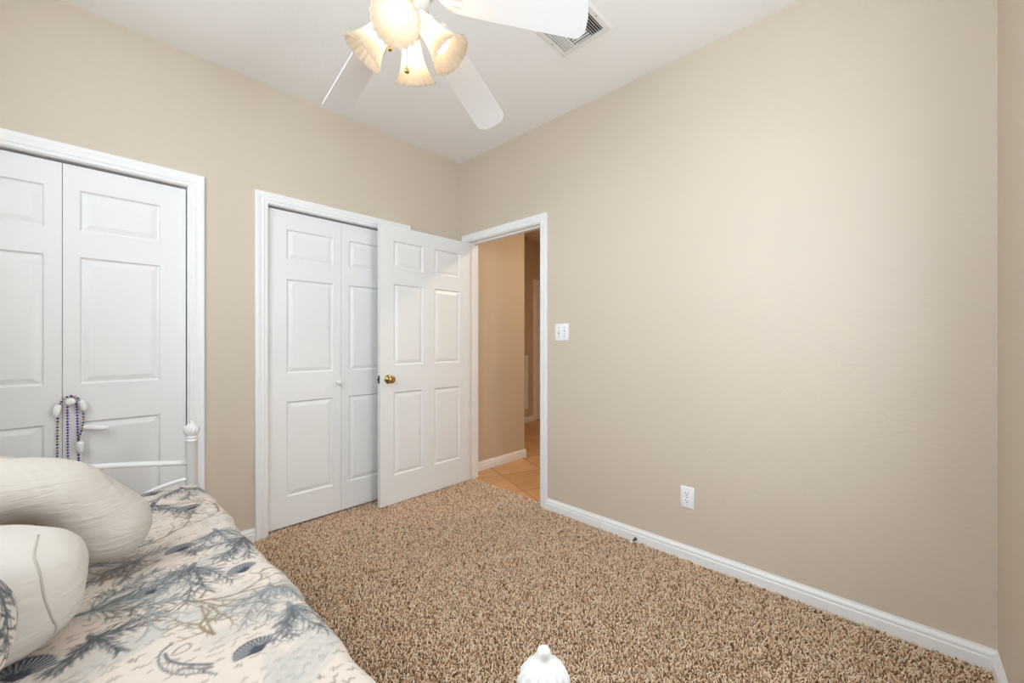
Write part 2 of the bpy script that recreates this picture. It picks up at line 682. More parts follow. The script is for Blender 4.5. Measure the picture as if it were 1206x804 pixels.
# panel low on the far hallway wall
root = thing('wall_vent', 'narrow white panel low on the far hallway wall', 'vent', (4.27, 3.98, .19))
bm = bmesh.new()
for e in ((-.22, -.19), (.19, .22)):
    box(bm, e[0], e[1], -.014, 0, 0, .80)
box(bm, -.19, .19, -.014, 0, 0, .03)
box(bm, -.19, .19, -.014, 0, .77, .80)
obj('frame', bm, M['plastic'], root)
bm = bmesh.new()
for k in range(30):
    z = .035 + k * .0245
    loft(bm, [[(x, -.012, z), (x, -.010, z), (x, -.001, z + .02), (x, -.003, z + .02)] for x in (-.19, .19)], True)
obj('louver_panel', bm, M['plastic'], root)

# ------------------------------------------------------------------ carpet pile
def carpet_pile():
    sp = .0070
    xs = np.arange(.02, 2.283, sp)
    ys = np.arange(YN + .01, Y0 + .10, sp)
    gx, gy = np.meshgrid(xs, ys)
    x = gx.ravel() + rng.uniform(-.45, .45, gx.size) * sp
    y = gy.ravel() + rng.uniform(-.45, .45, gx.size) * sp
    inroom = (y < Y0 - .004) & (x < X0 - .016) & (y > YN + .018)
    door_gap = (x >= X0 - .016) & (y > D[0] + .004) & (y < D[1] - .016)
    clos = (y >= Y0 - .004) & (((x > C2[0] + .004) & (x < C2[1] - .004)) | ((x > .02) & (x < C1[1] - .004)))
    casings = (y > Y0 - .020) & (y < Y0) & ~(((x > C2[0]) & (x < C2[1])) | (x < C1[1]))
    keep = (inroom | door_gap | clos) & ~casings
    x, y = x[keep], y[keep]
    n = len(x)
    # broad shading of the pile lean (vacuum marks) plus random lean
    lean = 1.1 + .5 * np.sin(x * 2.3 + y * 3.1) + rng.normal(0, .35, n)
    az = rng.uniform(0, 2 * PI, n)
    ln = rng.uniform(.010, .016, n)
    rad = rng.uniform(.0018, .0026, n)
    dx, dy = np.cos(az), np.sin(az)
    tilt = np.clip(rng.normal(.75, .35, n), .1, 1.35)
    verts = np.zeros((n, 10, 3), np.float32)
    steps = ((0.0, 1.0), (.5, 1.15), (.85, .95))
    px, py, pz = x.copy(), y.copy(), np.full(n, .0005)
    prev = 0.0
    for s, (t, rr) in enumerate(steps):
        seg = (t - prev) * ln
        th = tilt * (.45 + .9 * t)
        px = px + dx * np.sin(th) * seg
        py = py + dy * np.sin(th) * seg
        pz = pz + np.cos(th) * seg
        prev = t
        for k in range(3):
            a = 2 * PI * k / 3 + s * .7
            u, w = np.cos(a) * rad * rr, np.sin(a) * rad * rr
            verts[:, s * 3 + k, 0] = px + (-dy) * u + dx * np.cos(th) * w
            verts[:, s * 3 + k, 1] = py + dx * u + dy * np.cos(th) * w
            verts[:, s * 3 + k, 2] = pz - np.sin(th) * w
    seg = .15 * ln
    verts[:, 9, 0] = px + dx * np.sin(tilt) * seg
    verts[:, 9, 1] = py + dy * np.sin(tilt) * seg
    verts[:, 9, 2] = pz + np.cos(tilt) * seg
    verts[:, :, 2] = np.maximum(verts[:, :, 2], .0002)
    quads = []
    for s in range(2):
        for k in range(3):
            j = (k + 1) % 3
            quads.append((s * 3 + k, s * 3 + j, s * 3 + 3 + j, s * 3 + 3 + k))
    tris = [(6, 7, 9), (7, 8, 9), (8, 6, 9)]
    base = (np.arange(n) * 10)[:, None, None]
    Q = (np.array(quads)[None] + base).reshape(-1, 4)
    T = (np.array(tris)[None] + base).reshape(-1, 3)
    me = bpy.data.meshes.new('carpet_pile')
    me.vertices.add(n * 10)
    me.vertices.foreach_set('co', verts.reshape(-1))
    loops = np.concatenate([Q.ravel(), T.ravel()]).astype(np.int32)
    me.loops.add(len(loops))
    me.loops.foreach_set('vertex_index', loops)
    starts = np.concatenate([np.arange(len(Q)) * 4, len(Q) * 4 + np.arange(len(T)) * 3]).astype(np.int32)
    me.polygons.add(len(starts))
    me.polygons.foreach_set('loop_start', starts)
    me.polygons.foreach_set('use_smooth', np.ones(len(starts), bool))
    me.update(calc_edges=True)
    at = me.attributes.new('yarn', 'FLOAT', 'POINT')
    tone = np.clip(rng.beta(1.15, 1.0, n), 0, 1)
    at.data.foreach_set('value', np.repeat(tone, 10).astype(np.float32))
    o = link_mesh('carpet_pile', me, M['pile'])
    o['kind'] = 'stuff'
    tag(o, 'speckled brown and tan twist pile carpet covering the bedroom floor', 'carpet')


carpet_pile()

# ------------------------------------------------------------------ ceiling fan
FC = Vector((.78, 1.268, 0))
fan = thing('ceiling_fan', 'white five blade ceiling fan with four lit frosted glass shades', 'ceiling fan', (FC.x, FC.y, C))
fan_z = lambda z: z - C
bm = bmesh.new()
lathe(bm, [(0, .072), (-.012, .074), (-.04, .062), (-.06, .03), (-.062, .02)], 36)
obj('canopy', bm, M['fan_white'], fan, True, 50)
bm = bmesh.new()
lathe(bm, [(-.055, .014), (-.12, .014)], 20)
obj('downrod', bm, M['fan_white'], fan, True, 50)
bm = bmesh.new()
lathe(bm, [(fan_z(2.625), .03), (fan_z(2.62), .06), (fan_z(2.60), .10), (fan_z(2.575), .122), (fan_z(2.53), .128), (fan_z(2.49), .126), (fan_z(2.465), .115), (fan_z(2.448), .098), (fan_z(2.440), .07), (fan_z(2.438), .05)], 48)
obj('motor_housing', bm, M['fan_white'], fan, True, 60)
bm = bmesh.new()
lathe(bm, [(fan_z(2.44), .062), (fan_z(2.425), .075), (fan_z(2.405), .083), (fan_z(2.392), .080), (fan_z(2.378), .064), (fan_z(2.365), .050), (fan_z(2.335), .046), (fan_z(2.315), .040), (fan_z(2.300), .028), (fan_z(2.290), .014), (fan_z(2.286), .004)], 40)
obj('light_fitter', bm, M['fan_white'], fan, True, 60)

DROOP, PITCH = math.radians(16.05), math.radians(-16)
cz = fan_z(2.44)
for k in range(5):
    a = math.radians(89.1 - 72 * k)
    d = Vector((math.cos(a) * math.cos(DROOP), math.sin(a) * math.cos(DROOP), -math.sin(DROOP)))
    t = Vector((-math.sin(a), math.cos(a), 0))
    n = d.cross(t)
    tp = (t * math.cos(PITCH) + n * math.sin(PITCH)).normalized()
    npv = d.cross(tp).normalized()
    o0 = Vector((0, 0, cz))
    # blade: outline (r, s) with clipped, slightly ogee tip
    half = [(.150, .048), (.170, .056), (.30, .0635), (.50, .0695), (.60, .0725), (.628, .0725), (.635, .0705), (.648, .058), (.656, .047), (.6590, .040), (.6595, .030), (.661, .015)]
    out = [(r, s) for r, s in half] + [(.6625, 0)] + [(r, -s) for r, s in half[::-1]]
    bm = bmesh.new()
    loft(bm, [[o0 + d * r + tp * s + npv * h for r, s in out] for h in (-.003, .003)], True)
    bl = obj('blade', bm, M['blade'], fan)
    # bracket: arm from the motor and a fluted shell under the blade root
    bm = bmesh.new()
    rows = []
    NR, NA = 8, 25
    for i in range(NR + 1):
        rr = i / NR
        row = []
        for j in range(NA):
            th = -1.15 + 2.3 * j / (NA - 1)
            rim = .098 * (1 + .03 * math.cos(th / 2.3 * 2 * PI * 5)) * rr
            r = .118 + rim * math.cos(th)
            s = rim * math.sin(th) * .62
            h = -.0045 - .009 * math.sin(PI * min(1, rr * 1.02)) - .0028 * rr * math.cos(th / 2.3 * 2 * PI * 5)
            row.append(o0 + d * r + tp * s + npv * h)
        rows.append(row)
    V = [[bm.verts.new(p) for p in r] for r in rows]
    for i in range(NR):
        for j in range(NA - 1):
            bm.faces.new((V[i][j], V[i][j + 1], V[i + 1][j + 1], V[i + 1][j]))
    bmesh.ops.remove_doubles(bm, verts=bm.verts, dist=1e-5)
    ret = bmesh.ops.solidify(bm, geom=bm.faces[:], thickness=.003)
    hd = Vector((math.cos(a), math.sin(a), 0))
    sec = lambda p, w, h: [p + t * w - Vector((0, 0, h)), p - t * w - Vector((0, 0, h)), p - t * w + Vector((0, 0, h)), p + t * w + Vector((0, 0, h))]
    loft(bm, [sec(hd * .085 + Vector((0, 0, fan_z(2.455))), .022, .005), sec(hd * .105 + Vector((0, 0, fan_z(2.437))), .016, .006),
              sec(o0 + d * .128 - npv * .006, .017, .005), sec(o0 + d * .17 - npv * .008, .02, .004)], True)
    obj('blade_bracket', bm, M['fan_white'], bl, True, 50)

# four tilted bell shades
AZC = YAW + PI
OUT, DN = .64, .768
for k in range(4):
    a = AZC + math.radians(2) + k * PI / 2
    h = Vector((math.cos(a), math.sin(a), 0))
    ax = (h * OUT - Vector((0, 0, DN))).normalized()
    op = h * .158 + Vector((0, 0, fan_z(2.203)))       # centre of the opening
    L = .148
    nk = op - ax * L
    bm = bmesh.new()
    arm0 = h * .030 + Vector((0, 0, fan_z(2.352)))
    tube(bm, [arm0, (arm0 + nk) * .5 + Vector((0, 0, .004)), nk - ax * .03], [.016, .016, .018], 16)
    lathe(bm, [(-.034, .017), (-.032, .026), (-.012, .031), (.004, .037), (.010, .037), (.0105, .03)], 28, nk, ax)
    arm = obj('lamp_arm', bm, M['fan_white'], fan, True, 50)
    prof = [(.0, .030), (.012, .0335), (.035, .036), (.065, .0405), (.09, .047), (.112, .056), (.130, .0655), (.141, .0735), (.148, .079)]
    rim = lambda th, i, k0=1: 1 + (.010 + .030 * (i / 8) ** 2) * math.cos(th * 20)
    bm = bmesh.new()
    outer = [(q, r) for q, r in prof]
    inner = [(q, r - .003) for q, r in prof[::-1]]
    full = outer + inner
    idx = list(range(9)) + list(range(8, -1, -1))
    lathe(bm, full, 120, nk, ax, radial=lambda th, i: rim(th, idx[i]), caps=False)
    sh = obj('lamp_shade', bm, M['shade'], fan, True)
    bm = bmesh.new()
    lathe(bm, [(.005, .013), (.03, .013), (.045, .016), (.060, .024), (.075, .0285), (.088, .0295), (.100, .027), (.110, .020), (.115, .011), (.117, .002)], 24, nk, ax)
    obj('light_bulb', bm, M['bulb'], sh, True)

# pull chains with bell fobs
FV, RV = Vector((math.cos(YAW), math.sin(YAW), 0)), Vector((math.sin(YAW), -math.cos(YAW), 0))
for off, ztop, zb in ((RV * .010 - FV * .030, 2.30, 2.125), (-RV * .058 - FV * .004, 2.335, 2.222)):
    bm = bmesh.new()
    z = fan_z(ztop)
    while z > fan_z(zb + .018):
        bmesh.ops.create_icosphere(bm, subdivisions=1, radius=.0017, matrix=Matrix.Translation(off + Vector((0, 0, z))))
        z -= .0032
    ch = obj('pull_chain', bm, M['brass'], fan, True)
    bm = bmesh.new()
    lathe(bm, [(.019, .0015), (.017, .003), (.013, .0035), (.009, .006), (.003, .0085), (-.002, .0088), (-.006, .006), (-.007, .001)], 18, off + Vector((0, 0, fan_z(zb))))
    obj('chain_fob', bm, M['brass'], ch, True)

# ------------------------------------------------------------------ ceiling register
VX0, VX1, VY0, VY1 = 1.535, 1.792, 1.022, 1.318
vent = thing('ceiling_vent', 'white louvered air register in the ceiling beside fan blade tip', 'vent', ((VX0 + VX1) / 2, (VY0 + VY1) / 2, C))
hw, hh = (VX1 - VX0) / 2, (VY1 - VY0) / 2
bm = bmesh.new()
fw = .032
ringO = [(-hw, -hh), (hw, -hh), (hw, hh), (-hw, hh)]
def ring(ins, z):
    return [bm.verts.new(((1 if x > 0 else -1) * (abs(x) - ins), (1 if y > 0 else -1) * (abs(y) - ins), z)) for x, y in ringO]
rs = [ring(0, 0), ring(0, -.003), ring(.008, -.009), ring(fw, -.009), ring(fw, 0)]
for A, B in zip(rs[:-1], rs[1:]):
    for i in range(4):
        j = (i + 1) % 4
        bm.faces.new((A[i], A[j], B[j], B[i]))
obj('vent_frame', bm, M['fan_white'], vent)
bx('vent_duct', (-hw + fw, hw - fw, -hh + fw, hh - fw, -.0012, -.0004), M['dark'], vent)
# three-way louvers: two banks running along x at the ends, a bank along y between
def louver(p, q, lean, wd=.0045):
    bm = bmesh.new()
    p, q = Vector(p), Vector(q)
    d = (q - p).normalized()
    s = Vector((-d.y, d.x, 0))
    sec = lambda c: [c + s * (-wd * lean) + Vector((0, 0, -.0085)), c + s * (-wd * lean + .001) + Vector((0, 0, -.0085)),
                     c + s * (wd * lean + .001) + Vector((0, 0, -.0015)), c + s * (wd * lean) + Vector((0, 0, -.0015))]
    loft(bm, [sec(p), sec(q)], True)
    obj('louver', bm, M['fan_white'], vent)
iy = hh - fw
ix = hw - fw
for k in range(5):
    y = iy - .010 - k * .0125
    louver((-ix, y, 0), (ix, y, 0), -1, .0022)
for k in range(5):
    y = -iy + .010 + k * .0125
    louver((-ix, y, 0), (ix, y, 0), 1)
for k in range(11):
    x = -ix + .008 + k * (2 * ix - .016) / 10
    louver((x, -iy + .068, 0), (x, iy - .068, 0), 1, .0018)
for s in (-1, 1):
    bm = bmesh.new()
    lathe(bm, [(0, .0035), (-.0015, .003), (-.002, .001)], 12, (0, s * (hh - .016), -.009))
    obj('screw', bm, M['steel'], vent, True)
bm = bmesh.new()
box(bm, -ix - .012, -ix - .009, -.004, .004, -.022, -.009)
obj('damper_lever', bm, M['fan_white'], vent)

# ------------------------------------------------------------------ switch, outlet, door stop
sw = thing('light_switch', 'white double toggle light switch plate right of the doorway', 'light switch', (X0, 1.665, 1.25))
bm = bmesh.new()
box(bm, -.006, 0, -.0575, .0575, -.0575, .0575, bev=.003)
obj('switch_plate', bm, M['plastic'], sw, True, 50)
for yy, up in ((.023, 1), (-.023, -1)):
    bx('toggle_slot', (-.0068, -.0058, yy - .0052, yy + .0052, -.012, .012), M['slot'], sw)
    bm = bmesh.new()
    loft(bm, [[(-.006, yy - .0042, up * .0075), (-.006, yy + .0042, up * .0075), (-.006, yy + .0042, -up * .0075), (-.006, yy - .0042, -up * .0075)],
              [(-.015, yy - .0035, up * .012), (-.015, yy + .0035, up * .012), (-.015, yy + .0035, up * .005), (-.015, yy - .0035, up * .005)]], True)
    obj('toggle', bm, M['plastic'], sw)
    for zz in (-.030, .030):
        bm = bmesh.new()
        lathe(bm, [(0, .003), (.0013, .0027), (.0018, .001)], 12, (-.006, yy, zz), (-1, 0, 0))
        obj('screw', bm, M['steel'], sw, True)

ot = thing('wall_outlet', 'white duplex electrical outlet low on the right wall', 'outlet', (X0, .824, .341))
bm = bmesh.new()
box(bm, -.006, 0, -.036, .036, -.058, .058, bev=.003)
obj('outlet_plate', bm, M['plastic'], ot, True, 50)
for zz in (-.0195, .0195):
    bm = bmesh.new()
    pts = []
    for k in range(28):
        a = 2 * PI * k / 28
        pts.append((max(-.0165, min(.0165, .0175 * math.cos(a))), max(-.0135, min(.0135, .0175 * math.sin(a)))))
    loft(bm, [[(-.0055, p, zz + q) for p, q in pts], [(-.0078, p * .97, zz + q * .97) for p, q in pts]], True)
    rc = obj('receptacle', bm, M['plastic'], ot)
    bm = bmesh.new()
    box(bm, -.0083, -.0077, .0055, .0078, zz + .000, zz + .0085)
    box(bm, -.0083, -.0077, -.0078, -.0055, zz + .001, zz + .0075)
    lathe(bm, [(0, .0028), (.0005, .0028)], 12, (-.0078, 0, zz - .0065), (-1, 0, 0))
    obj('socket_slots', bm, M['slot'], rc)
bm = bmesh.new()
lathe(bm, [(0, .003), (.0013, .0027), (.0018, .001)], 12, (-.006, 0, 0), (-1, 0, 0))
obj('screw', bm, M['steel'], ot, True)

st = thing('door_stop', 'small spring door stop with white tip on the right baseboard', 'door stop', (X0 - .0145, 1.118, .022))
bm = bmesh.new()
lathe(bm, [(0, .010), (.004, .009), (.006, .005)], 16, (0, 0, 0), (-1, 0, 0))
obj('base', bm, M['steel'], st, True, 50)
bm = bmesh.new()
tube(bm, [(-.005 - .040 * k / 120, .0042 * math.cos(k * .55), .0042 * math.sin(k * .55)) for k in range(121)], .0011, 6)
obj('spring', bm, M['steel'], st, True)
bm = bmesh.new()
lathe(bm, [(.043, .006), (.045, .0075), (.054, .0075), (.057, .006), (.058, .002)], 16, (0, 0, 0), (-1, 0, 0))
obj('rubber_tip', bm, M['rubber'], st, True, 50)

# ------------------------------------------------------------------ daybed
BL, BW = 1.975, .955          # post to post, across
ROT = math.atan2(.044, 1.975)
BO = Vector((.355, .290, 0))   # near front post
bed = thing('daybed', 'white metal daybed with ball finials along the left wall', 'bed', BO, ROT)


def finial(parent, x, y, z0):
    bm = bmesh.new()
    prof = [(0, .0185), (.004, .022), (.009, .0215), (.012, .0185), (.016, .019), (.022, .024), (.030, .0275), (.038, .0283), (.046, .027), (.054, .0235), (.060, .0185), (.065, .0125), (.068, .0085), (.0705, .0078), (.0745, .0078), (.078, .0062), (.080, .002)]

    def radial(th, i):
        h = prof[i][0]
        amp = .07 if .016 < h < .066 else 0
        return 1 + amp * math.cos(9 * (th + h * 22))
    fine = []
    for (h0, r0), (h1, r1) in zip(prof[:-1], prof[1:]):
        for s in range(2):
            u = s / 2
            fine.append((h0 + (h1 - h0) * u, r0 + (r1 - r0) * u))
    fine.append(prof[-1])
    lathe(bm, fine, 90, (x, y, z0), radial=lambda th, i: 1 + (.095 * math.sin(PI * min(1, max(0, (fine[i][0] - .014) / .053))) if .014 < fine[i][0] < .067 else 0) * math.cos(14 * (th + fine[i][0] * 16)))
    return obj('finial', bm, M['bed_metal'], parent, True)


ZT = .832
for (x, y) in ((0, 0), (0, BL), (-BW, 0), (-BW, BL)):
    bm = bmesh.new()
    zt = ZT - .080
    lathe(bm, [(0, .020), (.004, .0235), (.012, .0235), (.02, .0215), (zt - .012, .0215), (zt - .010, .0235), (zt - .004, .0235), (zt, .0205)], 28, (x, y, 0))
    p = obj('post', bm, M['bed_metal'], bed, True, 50)
    finial(p, x, y, zt)
for y in (0, BL):
    bm = bmesh.new()
    tube(bm, [(-.018 - u * (BW - .036), y, .648 + .055 * math.sin(PI * u)) for u in [i / 24 for i in range(25)]], .0115, 16)
    obj('top_rail', bm, M['bed_metal'], bed, True)
    for s in (0, 1):
        bm = bmesh.new()
        pts = [(-.018, .578), (-.07, .572), (-.13, .556), (-.19, .528), (-.25, .486), (-.30, .44), (-.33, .39), (-.34, .33)]
        tube(bm, [((x if s == 0 else -BW - x), y, z) for x, z in [(q.x, q.z) for q in spline([(a, 0, b) for a, b in pts], 6)]], .0085, 14)
        obj('scroll_bar', bm, M['bed_metal'], bed, True)
    bm = bmesh.new()
    tube(bm, [(-.018, y, .31), (-BW + .018, y, .31)], .011, 14)
    obj('end_rail', bm, M['bed_metal'], bed, True)
# back rail and side rails
bm = bmesh.new()
tube(bm, [(-BW, .018 + u * (BL - .036), .66 + .10 * math.sin(PI * u)) for u in [i / 30 for i in range(31)]], .0115, 16)
obj('back_rail', bm, M['bed_metal'], bed, True)
for x in (0, -BW):
    bx('side_rail', (x - .012, x + .012, .02, BL - .02, .285, .335), M['bed_metal'], bed, .004)
bx('deck', (-BW + .0125, -.0125, .025, BL - .025, .315, .33), M['bed_metal'], bed)

mt_o = thing('mattress', 'twin mattress under the printed bedspread on the daybed', 'mattress', BO, ROT)
bm = bmesh.new()
box(bm, -BW + .055, -.05, .05, BL - .05, .332, .560, bev=.03)
obj('ticking', bm, M['mattress'], mt_o, True)

# ------------------------------------------------------------------ printed bedspread
# print raster in bed coordinates: s across (metres from the back edge to past the front edge), v along the bed
RES = .0014
S0, S1, V0, V1 = -.935, .36, .02, BL - .075      # s = local x on top; past the edge it runs down the drape
NW, NH = int((S1 - S0) / RES) + 1, int((V1 - V0) / RES) + 1
BASEC = np.array((.68, .59, .515))
IMG = np.ones((NH, NW, 3), np.float32) * BASEC.astype(np.float32)
ZTOP = .592
prng = np.random.default_rng(3)


def px2bed(px, py, z=ZTOP):
    f = Vector((math.cos(YAW), math.sin(YAW)))
    r = Vector((math.sin(YAW), -math.cos(YAW)))
    d = (CAMZ - z) * FPX / (py - CY)
    w = f * d + r * ((px - CX) / FPX * d) - Vector((BO.x, BO.y))
    c, s = math.cos(-ROT), math.sin(-ROT)
    return (w.x * c - w.y * s, w.x * s + w.y * c)


def dab(p, q, w0, w1, col, al=1.0, soft=.0012):
    """tapered soft stroke from p to q"""
    wm = max(w0, w1) + soft * 2
    x0, x1 = min(p[0], q[0]) - wm, max(p[0], q[0]) + wm
    y0, y1 = min(p[1], q[1]) - wm, max(p[1], q[1]) + wm
    i0, i1 = max(0, int((x0 - S0) / RES)), min(NW, int((x1 - S0) / RES) + 2)
    j0, j1 = max(0, int((y0 - V0) / RES)), min(NH, int((y1 - V0) / RES) + 2)
    if i1 <= i0 or j1 <= j0:
        return
    X = S0 + np.arange(i0, i1) * RES
    Y = V0 + np.arange(j0, j1) * RES
    gx, gy = np.meshgrid(X, Y)
    dx, dy = q[0] - p[0], q[1] - p[1]
    l2 = dx * dx + dy * dy + 1e-12
    t = np.clip(((gx - p[0]) * dx + (gy - p[1]) * dy) / l2, 0, 1)
    dist = np.hypot(gx - p[0] - t * dx, gy - p[1] - t * dy)
    w = w0 + (w1 - w0) * t
    m = np.clip((w + soft - dist) / (2 * soft), 0, 1) * al
    reg = IMG[j0:j1, i0:i1]
    reg += m[..., None] * (np.array(col, np.float32) - reg)


def blob(c, rx, ry, rot, col, al, rough=.25, soft=.35):
    """watercolour patch"""
    R = max(rx, ry) * 1.6
    i0, i1 = max(0, int((c[0] - R - S0) / RES)), min(NW, int((c[0] + R - S0) / RES) + 2)
    j0, j1 = max(0, int((c[1] - R - V0) / RES)), min(NH, int((c[1] + R - V0) / RES) + 2)
    if i1 <= i0 or j1 <= j0:
        return
    gx, gy = np.meshgrid(S0 + np.arange(i0, i1) * RES - c[0], V0 + np.arange(j0, j1) * RES - c[1])
    u = (gx * math.cos(rot) + gy * math.sin(rot)) / rx
    v = (-gx * math.sin(rot) + gy * math.cos(rot)) / ry
    th = np.arctan2(v, u)
    ph = prng.uniform(0, 6, 5)
    e = 1 + rough * (np.sin(3 * th + ph[0]) * .5 + np.sin(5 * th + ph[1]) * .35 + np.sin(9 * th + ph[2]) * .25)
    d = np.hypot(u, v) / e
    m = np.clip((1 - d) / soft, 0, 1)
    edge = np.exp(-((1 - d) / .12) ** 2) * .5
    tex = .75 + .25 * np.sin(gx * 210 + ph[3]) * np.sin(gy * 260 + ph[4])
    m = np.clip(m * tex + edge * (d < 1.05), 0, 1) * al
    reg = IMG[j0:j1, i0:i1]
    reg += m[..., None] * (np.array(col, np.float32) - reg)


NAVY, SLATE, SAGE, TAUPE, INK, MIST = (.06, .065, .085), (.14, .146, .158), (.30, .32, .315), (.27, .205, .14), (.16, .125, .10), (.46, .455, .43)


def stroke(pts, w0, w1, col, al=1.0):
    n = len(pts) - 1
    for i in range(n):
        a, b = w0 + (w1 - w0) * i / n, w0 + (w1 - w0) * (i + 1) / n
        dab(pts[i], pts[i + 1], a, b, col, al)


def wig(p, ang, ln, n=6, bend=.5):
    """a wandering path"""
    pts = [p]
    b = prng.uniform(-bend, bend)
    for i in range(n):
        ang += b / n + prng.normal(0, .10)
        p = (p[0] + math.cos(ang) * ln / n, p[1] + math.sin(ang) * ln / n)
        pts.append(p)
    return pts, ang


def frond(p, ang, ln, col, w=.004, side=1.0):
    """sea fan branch: a stem with a comb of fine forked twigs"""
    pts, _ = wig(p, ang, ln, 9, .7)
    stroke(pts, w * .75, w * .25, col, .9)
    dark = tuple(c * .5 for c in col)
    for i in range(1, len(pts)):
        for s in (-1, 1):
            for r in range(2):
                a = math.atan2(pts[i][1] - pts[i - 1][1], pts[i][0] - pts[i - 1][0]) + s * prng.uniform(.35, .75)
                q = pts[i - 1]
                f = prng.random()
                q = (q[0] + (pts[i][0] - q[0]) * f, q[1] + (pts[i][1] - q[1]) * f)
                l2 = ln * prng.uniform(.18, .38) * (1.1 - .5 * i / len(pts))
                tw, a2 = wig(q, a, l2, 4, .4)
                stroke(tw, w * .26, w * .2, dark if prng.random() < .55 else col, .9)
                if prng.random() < .3:
                    t3, _ = wig(tw[2], a + s * .4, l2 * .5, 3, .4)
                    stroke(t3, w * .22, w * .18, dark, .85)


def sea_fan(p, ang, size, col, spread=1.0, arms=4, w=.0042):
    blob((p[0] + math.cos(ang) * size * .45, p[1] + math.sin(ang) * size * .45), size * .5, size * .4, ang, MIST, .5)
    stroke(wig((p[0] - math.cos(ang) * size * .12, p[1] - math.sin(ang) * size * .12), ang, size * .2, 3, .1)[0], w * 1.3, w * 2.0, col)
    for k in range(arms):
        frond(p, ang + spread * (k / (arms - 1) * 2 - 1) + prng.normal(0, .06), size * prng.uniform(.85, 1.1), col, w)


def branch_coral(p, ang, size, col, w=.005, depth=3):
    pts, a = wig(p, ang, size, 5, .7)
    stroke(pts, w, w * .7, col, .9)
    if depth == 0:
        dab(pts[-1], pts[-1], w * .9, w * .9, col, .8)
        return
    for s in (-1, 1):
        branch_coral(pts[-1], a + s * prng.uniform(.35, .75), size * prng.uniform(.55, .8), col, w * .72, depth - 1)
    branch_coral(pts[2], ang + prng.choice([-1, 1]) * prng.uniform(.6, 1.0), size * .55, col, w * .55, max(0, depth - 2))


def scallop(c, r, ang, k=1.0):
    """dark scallop shell with pale ribs"""
    hx, hy = c[0] - math.cos(ang) * r * .5, c[1] - math.sin(ang) * r * .5
    nrib = 13
    for i in range(70):
        th = -1.15 + 2.3 * i / 69
        rr = r * (1.0 - .10 * th * th + .02 * math.cos(th / 2.3 * 2 * PI * nrib))
        dab((hx, hy), (hx + math.cos(ang + th) * rr, hy + math.sin(ang + th) * rr), r * .06, r * .03, NAVY if i % 5 else SLATE, .9)
    for i in range(nrib):
        th = -1.05 + 2.1 * i / (nrib - 1)
        f0 = .35 + .15 * prng.random()
        a = (hx + math.cos(ang + th) * r * f0, hy + math.sin(ang + th) * r * f0)
        b = (hx + math.cos(ang + th) * r * .93, hy + math.sin(ang + th) * r * .93)
        dab(a, b, r * .010, r * .030, (.55, .54, .53), .9, .0008)
    for s in (-1, 1):
        dab((hx, hy), (hx + math.cos(ang + s * 1.5) * r * .22, hy + math.sin(ang + s * 1.5) * r * .22), r * .07, r * .03, NAVY, .9)


def seahorse(pts, w, col):
    P = spline([(a, b, 0) for a, b in pts], 8)
    n = len(P)
    for i in range(n - 1):
        u = i / (n - 1)
        ww = w * (.35 + 1.1 * math.sin(PI * min(1, u * 1.15 + .05)) ** 1.0)
        p, q = (P[i].x, P[i].y), (P[i + 1].x, P[i + 1].y)
    for i in range(0, n - 1):
        u = i / (n - 1)
        ww = w * (.35 + 1.1 * math.sin(PI * min(1, u * 1.15 + .05)))
        d = (P[i + 1] - P[i])
        d = d / max(1e-9, d.length)
        a = (P[i].x - d.y * ww, P[i].y + d.x * ww)
        b = (P[i].x + d.y * ww, P[i].y - d.x * ww)
        dab(a, b, .0008, .0008, col, .55, .0008)
        dab(a, a, .0022, .0022, col, .8)
        dab(b, b, .0016, .0016, col, .7)
    stroke([(q.x, q.y) for q in P], w * .22, w * .12, col, .55)


def script_line(x, y, ln, ang=0.0, col=INK, al=.95, size=.014):
    """a line of illegible faded handwriting"""
    t = 0
    while t < ln:
        wl = prng.uniform(.008, .028)
        pts = []
        k = int(wl / .0032) + 2
        for i in range(k):
            u = t + wl * i / (k - 1)
            h = prng.uniform(-.42, .42) * size * (1.7 if prng.random() < .2 else .8)
            pts.append((x + math.cos(ang) * u - math.sin(ang) * h, y + math.sin(ang) * u + math.cos(ang) * h))
        stroke(pts, .0013, .0009, col, al * prng.uniform(.55, 1))
        t += wl + prng.uniform(.006, .02)


def polypx(pts, w0, w1, col, al=.9):
    w0, w1 = w0 * .6, w1 * .6
    P = spline([(*px2bed(*p), 0) for p in pts], 5)
    stroke([(p.x, p.y) for p in P], w0, w1, col, al)


# faded handwriting in rows across the bed, some rows broken off
y = V0 + .02
while y < V1:
    x = S0 + prng.uniform(0, .1)
    while x < S1:
        ln = prng.uniform(.12, .34)
        script_line(x, y + prng.normal(0, .003), ln, .03, INK if prng.random() < .7 else TAUPE, .85)
        x += ln + prng.uniform(.05, .22)
    y += .022
# watercolour washes
for _ in range(75):
    blob((prng.uniform(S0, S1), prng.uniform(V0, V1)), prng.uniform(.04, .11), prng.uniform(.02, .05), prng.uniform(0, 3.1), MIST if prng.random() < .75 else (.50, .49, .46), prng.uniform(.25, .6))
for c, rx, ry, rot, al in (((255, 655), .10, .035, .5, .6), ((370, 770), .12, .045, .6, .75), ((268, 703), .07, .04, .2, .55), ((330, 690), .08, .05, .3, .5), ((195, 737), .10, .03, .4, .55), ((110, 790), .12, .03, .5, .6)):
    blob(px2bed(*c), rx, ry, rot, MIST, al)
